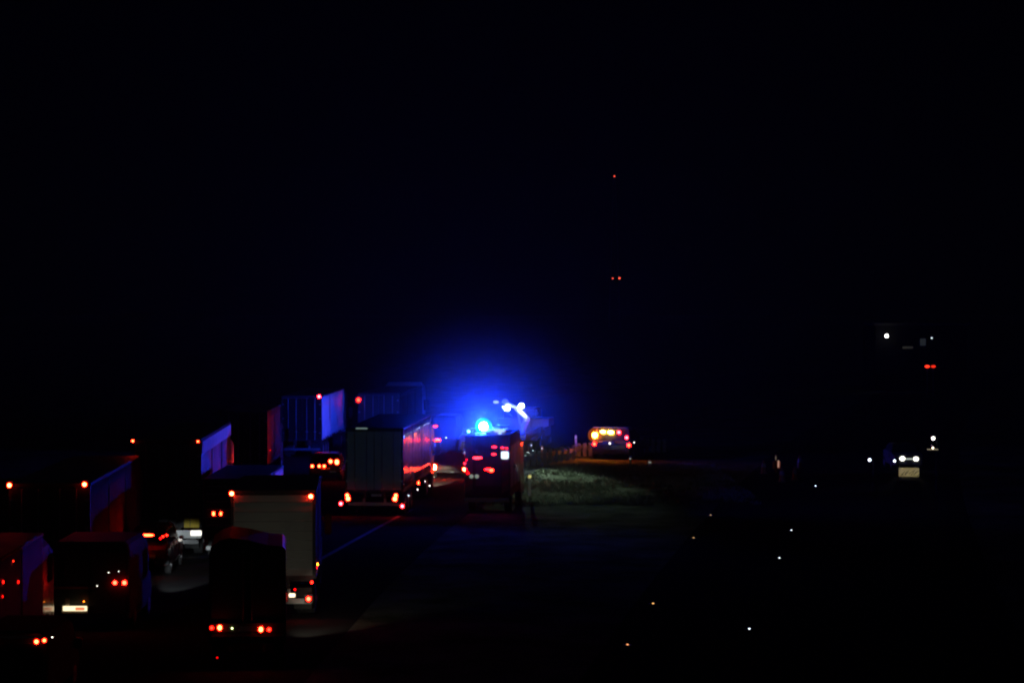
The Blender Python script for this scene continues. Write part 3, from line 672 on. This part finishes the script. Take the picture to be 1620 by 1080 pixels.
def post(px, py, d, h, label, lens_px, col, st, name='marker_post', cat='marker post', group=None, sx=1, sz=1):
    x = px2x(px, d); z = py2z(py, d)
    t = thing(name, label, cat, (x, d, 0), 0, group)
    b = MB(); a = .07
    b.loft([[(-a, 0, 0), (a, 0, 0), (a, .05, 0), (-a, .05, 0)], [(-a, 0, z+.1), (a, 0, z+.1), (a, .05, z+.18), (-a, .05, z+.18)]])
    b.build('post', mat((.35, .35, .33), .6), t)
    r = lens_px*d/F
    MB().dome((0, -.01, z), r, 'rear', .25, sx, sz).build('lens', emi(col, st), t, True)  # reflector, its returned light put in as emission
    MB().cyl((0, .012, z), r*1.25*max(sx, sz), .03, 'y', 18).build('reflector_rim', mat((.04, .04, .03), .5), t)
    return t
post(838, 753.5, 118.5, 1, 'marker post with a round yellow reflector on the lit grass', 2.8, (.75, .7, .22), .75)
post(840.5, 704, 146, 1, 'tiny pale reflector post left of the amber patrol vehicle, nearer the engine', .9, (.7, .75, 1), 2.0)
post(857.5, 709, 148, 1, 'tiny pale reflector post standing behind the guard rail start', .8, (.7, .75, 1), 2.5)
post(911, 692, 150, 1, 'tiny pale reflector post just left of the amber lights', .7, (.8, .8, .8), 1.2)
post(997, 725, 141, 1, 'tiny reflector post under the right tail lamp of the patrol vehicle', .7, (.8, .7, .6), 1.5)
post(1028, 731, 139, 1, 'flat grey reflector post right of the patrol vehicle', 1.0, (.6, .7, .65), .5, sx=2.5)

# road works cluster on the far carriageway: striped post and dim cones
t = thing('striped_post', 'slim orange and white post standing alone right of the verge', 'marker post', (px2x(1228, 135), 135, 0))
z0 = py2z(746, 135); z1 = py2z(724, 135)
MB().box(-.07, .07, 0, .08, 0, z1+.2, .01).build('post', mat((.2, .06, .02), .6), t)
x1 = px2x(1231.5, 135)-px2x(1228, 135)
MB().box(x1-.04, x1+.04, -.03, -.005, py2z(739, 135), py2z(728, 135), .01).build('band_glow', emi((1, .55, .38), .45), t)  # reflective bands, not lamps: this and the next glow by painted emission
MB().box(-.05, -.0, -.03, -.005, py2z(727, 135), py2z(721, 135), .01).build('upper_glow', emi((1, .8, .5), .12), t)
MB().box(-.22, .26, .03, .06, py2z(741, 135), py2z(729, 135)).build('orange_board', mat((.7, .2, .04), .5), t)
for i, (px, py, lab) in enumerate(((1208, 735, 'dim cone left of the striped post'), (1237, 748, 'dim cone right behind the striped post foot'), (1257, 746, 'dim cone well to the right of the striped post'), (1265, 727, 'farthest dim cone, right of the striped post'))):
    d = F*HC/(py+14-HOR)
    c = thing('traffic_cone', lab, 'traffic cone', (px2x(px, d), d, .004), 0, 'traffic cones on the closed lane')
    MB().cyl((0, 0, .42), .17, .76, 'z', 16, .04).build('cone', mat((.22, .08, .035), .7, 0, .3, 3, 0, 0, .05), c)
    MB().box(-.22, .22, -.22, .22, 0, .04, .015).build('base', mat(RUBBER, .8), c)
    MB().cyl((0, 0, .5), .15, .22, 'z', 16, .105).build('sleeve', mat((.2, .2, .2), .7, 0, .3, 3, 0, 0, .05), c)

# ------------------------------------------------------------------ oncoming vehicle, far lamps
v = thing('oncoming_car', 'oncoming car with two white headlights lighting a pale barrier before it', 'car', (px2x(1437, 136.5), 136.5, 0), 0)
b = MB()
st = [(0, .35, .75, .9), (.25, .3, .95, 1), (1.3, .3, 1.02, 1), (3.6, .3, 1.05, 1), (4.2, .35, .95, .92)]
b.loft([[(-.88*k, y, zb), (.88*k, y, zb), (.88*k, y, zt), (-.88*k, y, zt)] for y, zb, zt, k in st]); body = b.build('body', mat((.1, .1, .11), .3, .3, .1, 2, .5), v)
MB().loft([[(-.8, 1.1, 1.0), (.8, 1.1, 1.0), (.8, 3.9, 1.0), (-.8, 3.9, 1.0)], [(-.62, 1.9, 1.48), (.62, 1.9, 1.48), (.62, 3.3, 1.48), (-.62, 3.3, 1.48)]]).build('cabin', mat(GLASS, .1), body)
for sx in (-1, 1):
    for y in (.8, 3.4):
        w_ = MB().cyl((sx*.8, y, .32), .32, .2, 'x', 20).build('wheel', mat(RUBBER, .8), v)
        MB().cyl((sx*.89, y, .32), .2, .05, 'x', 16).build('rim', mat((.3, .3, .3), .3, .8), w_)
for px, py, s_ in ((1427.5, 725, 5), (1449, 725.5, 4)):
    x = px2x(px, 136.5)-v.location.x; z = py2z(py, 136.5)
    MB().dome((x, -.02, z), .13, 'front', .5, 1.25, 1.0).build('headlight', emi((1, .97, .82), s_), v, True)
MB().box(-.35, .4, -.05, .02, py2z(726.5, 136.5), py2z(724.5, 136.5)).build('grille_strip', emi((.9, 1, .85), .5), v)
spot('headlight_beam', v, (-.4, -.25, -.05+py2z(724, 136.5)), (-1.45, -6.4, .33), 1800, 12, .8, (1, .93, .7), .08)
spot('headlight_beam', v, (.5, -.25, -.05+py2z(724, 136.5)), (-.8, -6.4, .33), 2200, 12, .8, (1, .93, .7), .08)
spot('headlight_beam', v, (-.7, -.3, .75), (-9.5, -5, .45), 50, 26, .6, (1, .93, .8), .08)  # extra sideways beam added to brighten the cones
bd_ = 130.0
trm = mat((.85, .78, .5), .5).copy(); nt = trm.node_tree; tl = nt.nodes.new('ShaderNodeBsdfTranslucent'); tl.inputs[0].default_value = (.95, .9, .68, 1)
ms = nt.nodes.new('ShaderNodeMixShader'); ms.inputs[0].default_value = .75; nt.links.new(nt.nodes['Principled BSDF'].outputs[0], ms.inputs[1]); nt.links.new(tl.outputs[0], ms.inputs[2]); nt.links.new(ms.outputs[0], nt.nodes['Material Output'].inputs[0])
t = thing('barrier_block', 'pale yellow barrier block lit by the oncoming headlights, dark branches before it', 'barrier', (px2x(1437.5, bd_), bd_, 0))
MB().box(-.62, .6, 0, .012, py2z(754, bd_), py2z(739.5, bd_), .03).build('panel', trm, t)
MB().box(-.45, -.38, .02, .1, 0, .2).box(.36, .43, .02, .1, 0, .2).build('foot', mat((.1, .1, .1), .6), t)
br = MB()
for k in range(9):
    a = random.uniform(-.55, .5); br.bar((a, -.06, py2z(754, bd_)+random.random()*.2), (a+random.uniform(.1, .35), -.06, py2z(742+random.random()*6, bd_)), .012, 5)
br.build('twig', mat((.04, .03, .02), .8), t)

def lamp_post(px, py, d, r_px, col, st, label, head_px=None):
    x = px2x(px, d); z = py2z(py, d)
    t = thing('street_lamp', label, 'lamp', (x, d, 0), 0, 'far lamps on the right')
    MB().bar((.25, .3, 0), (.25, .3, z+.1), .04).bar((.25, .3, z+.1), (0, 0, z+.12), .03).build('pole', mat((.012, .012, .012), .8, 0, .2, 3, 0, 0, .03), t)
    r = r_px*d/F
    MB().box(-r*1.6, r*1.6, -.12, .3, z+r+.02, z+r+.08, .02).build('lamp_shade', mat((.1, .1, .1), .5), t)
    r = r_px*d/F; globe(t, (0, -.05, z), r, col, st, 'bulb')
    return t
lamp_post(1375.5, 727, 122, 2.0, (.75, .9, 1), 9, 'bluish white lamp left of the oncoming headlights')
lamp_post(1415, 728.5, 124, 1.6, (.75, .9, 1), 9, 'small bluish lamp touching the left oncoming headlight')
lamp_post(1476, 693, 112, 2.4, WHITE, 12, 'white lamp above right of the oncoming headlights')
t = lamp_post(1475.5, 708, 110, 1.3, (1, .85, .6), 8, 'lamp with a wide glinting tray just under the white lamp')
MB().box(-.26, .26, -.1, .1, py2z(711, 110), py2z(710, 110), .01).build('tray', emi((1, .85, .55), .25), t)  # glint on the tray put in as emission

# service building far right
D = 260.0
bx0, bx1 = px2x(1385, D), px2x(1530, D); zt = py2z(515, D)
t = thing('service_building', 'unlit building far right with one white wall lamp and a faint window', 'building', ((bx0+bx1)/2, D, 0))
W = (bx1-bx0)/2
wl = MB().box(-W, W, 0, 9, 0, zt).build('wall', mat((.008, .008, .009), .95, 0, .3, 3, 0, 0, .0), t)
MB().box(-W-.3, W+.3, -.4, 9.4, zt+.003, zt+.3).build('roof', mat((.03, .03, .03), .8), t)
def bpx(px, py): return px2x(px, D)-(bx0+bx1)/2, py2z(py, D)
x, z = bpx(1400.5, 531); globe(t, (x, -1.0, z), 2.7*D/F, (1, .98, .85), 14, 'wall_lamp')
MB().bar((x, -.02, z), (x, -1.0, z), .05).build('lamp_bracket', mat((.1, .1, .1), .5), t)
x, z = bpx(1473.5, 534.5); globe(t, (x, -.2, z), 1.1*D/F, COOL, 2.0, 'wall_lamp')
x, z = bpx(1460, 541); MB().box(x-.32, x+.32, -.06, -.01, z-.4, z+.4).build('window', emi((.7, .85, .9), .013), t)
x, z = bpx(1436, 549.5); MB().box(x-.6, x+.6, -.06, -.01, z-.12, z+.12).build('sign_board', emi((.9, .9, .6), .012), t)
d = 245
for px, lab, s_ in ((1467, 'left of two small red bars glowing below the far building lamps', 3.0), (1476.5, 'right, dimmer one of two red bars below the far building', 1.2)):
    t = thing('red_bar_lamp', lab, 'lamp', (px2x(px, d), d, 0), 0, 'red bar lamps')
    z = py2z(579.5, d)
    MB().bar((0, .1, 0), (0, .1, z), .04).build('pole', mat((.1, .1, .1), .6), t)
    MB().dome((0, 0, z), .15, 'rear', .5, 1.7, .9).build('lens', emi((1, .03, .01), s_), t, True)

# radio mast with obstruction lamps
D = 900.0
mx = px2x(972, D); zt = py2z(280, D)
t = thing('radio_mast', 'lattice radio mast with one red lamp at its top and two lower down', 'mast', (mx, D, 0))
b = MB(); n = 16
def half(z): return 2.2-1.8*z/zt
for k in range(n):
    za, zb = zt*k/n, zt*(k+1)/n; a, c = half(za), half(zb)
    ca = [(-a, -a), (a, -a), (a, a), (-a, a)]; cc = [(-c, -c), (c, -c), (c, c), (-c, c)]
    for i in range(4):
        j = (i+1) % 4
        b.bar((*ca[i], za), (*cc[i], zb), .09, 5).bar((*ca[i], za), (*cc[j], zb), .05, 4).bar((*cc[i], zb), (*cc[j], zb), .05, 4)
b.build('lattice', mat((.3, .3, .3), .5, .6), t)
for px, py, r, s_ in ((972, 279, .30, .7), (969, 440.5, .26, .7), (979.5, 440.2, .32, 1.0)):
    globe(t, (px2x(px, D)-mx, -2.3 if py > 400 else 0, py2z(py, D)), r, (1, .09, .05), s_*3.2, 'obstruction_lamp')
zz = py2z(441.5, D); MB().box(-1.6, 2.6, -2.5, 2.2, zz-.25, zz-.1).build('platform', mat((.2, .2, .2), .5, .5), t)

# ------------------------------------------------------------------ night haze
b = MB().box(-1560, 1560, -260, 1960, -1, 110)
m = bpy.data.materials.new('haze'); m.use_nodes = True; nt = m.node_tree
for n_ in list(nt.nodes): nt.nodes.remove(n_)
out = nt.nodes.new('ShaderNodeOutputMaterial'); pv = nt.nodes.new('ShaderNodeVolumePrincipled')
pv.inputs['Color'].default_value = (.9, .92, .95, 1); pv.inputs['Density'].default_value = SIGMA; pv.inputs['Anisotropy'].default_value = .0
nt.links.new(pv.outputs[0], out.inputs['Volume'])
tag(b.build('haze', m), kind='stuff')

# added mist ball imitating the beacon's lens glow, thinning outwards
b = MB(); bmesh.ops.create_uvsphere(b.bm, u_segments=24, v_segments=14, radius=1.0)
m = bpy.data.materials.new('glow_mist'); m.use_nodes = True; nt = m.node_tree
for n_ in list(nt.nodes): nt.nodes.remove(n_)
out = nt.nodes.new('ShaderNodeOutputMaterial'); pv = nt.nodes.new('ShaderNodeVolumePrincipled')
pv.inputs['Color'].default_value = (.9, .92, .95, 1)
tc = nt.nodes.new('ShaderNodeTexCoord'); ln = nt.nodes.new('ShaderNodeVectorMath'); ln.operation = 'LENGTH'
mr = nt.nodes.new('ShaderNodeMapRange'); mr.interpolation_type = 'SMOOTHERSTEP'
mr.inputs[1].default_value = 1.0; mr.inputs[2].default_value = 0.0; mr.inputs[3].default_value = 0.0; mr.inputs[4].default_value = 0.05
nt.links.new(tc.outputs['Object'], ln.inputs[0]); mr.interpolation_type = 'LINEAR'; mr.inputs[4].default_value = 1.0
pw = nt.nodes.new('ShaderNodeMath'); pw.operation = 'POWER'; pw.inputs[1].default_value = 3.0
ml = nt.nodes.new('ShaderNodeMath'); ml.operation = 'MULTIPLY'; ml.inputs[1].default_value = 0.05
nt.links.new(ln.outputs['Value'], mr.inputs[0]); nt.links.new(mr.outputs[0], pw.inputs[0]); nt.links.new(pw.outputs[0], ml.inputs[0]); nt.links.new(ml.outputs[0], pv.inputs['Density'])
nt.links.new(pv.outputs[0], out.inputs['Volume'])
sm = b.build('glow_mist', m); sm.location = (-1.3, 109, 4.2); sm.scale = (7.8, 7.8, 7.0); tag(sm, kind='stuff')
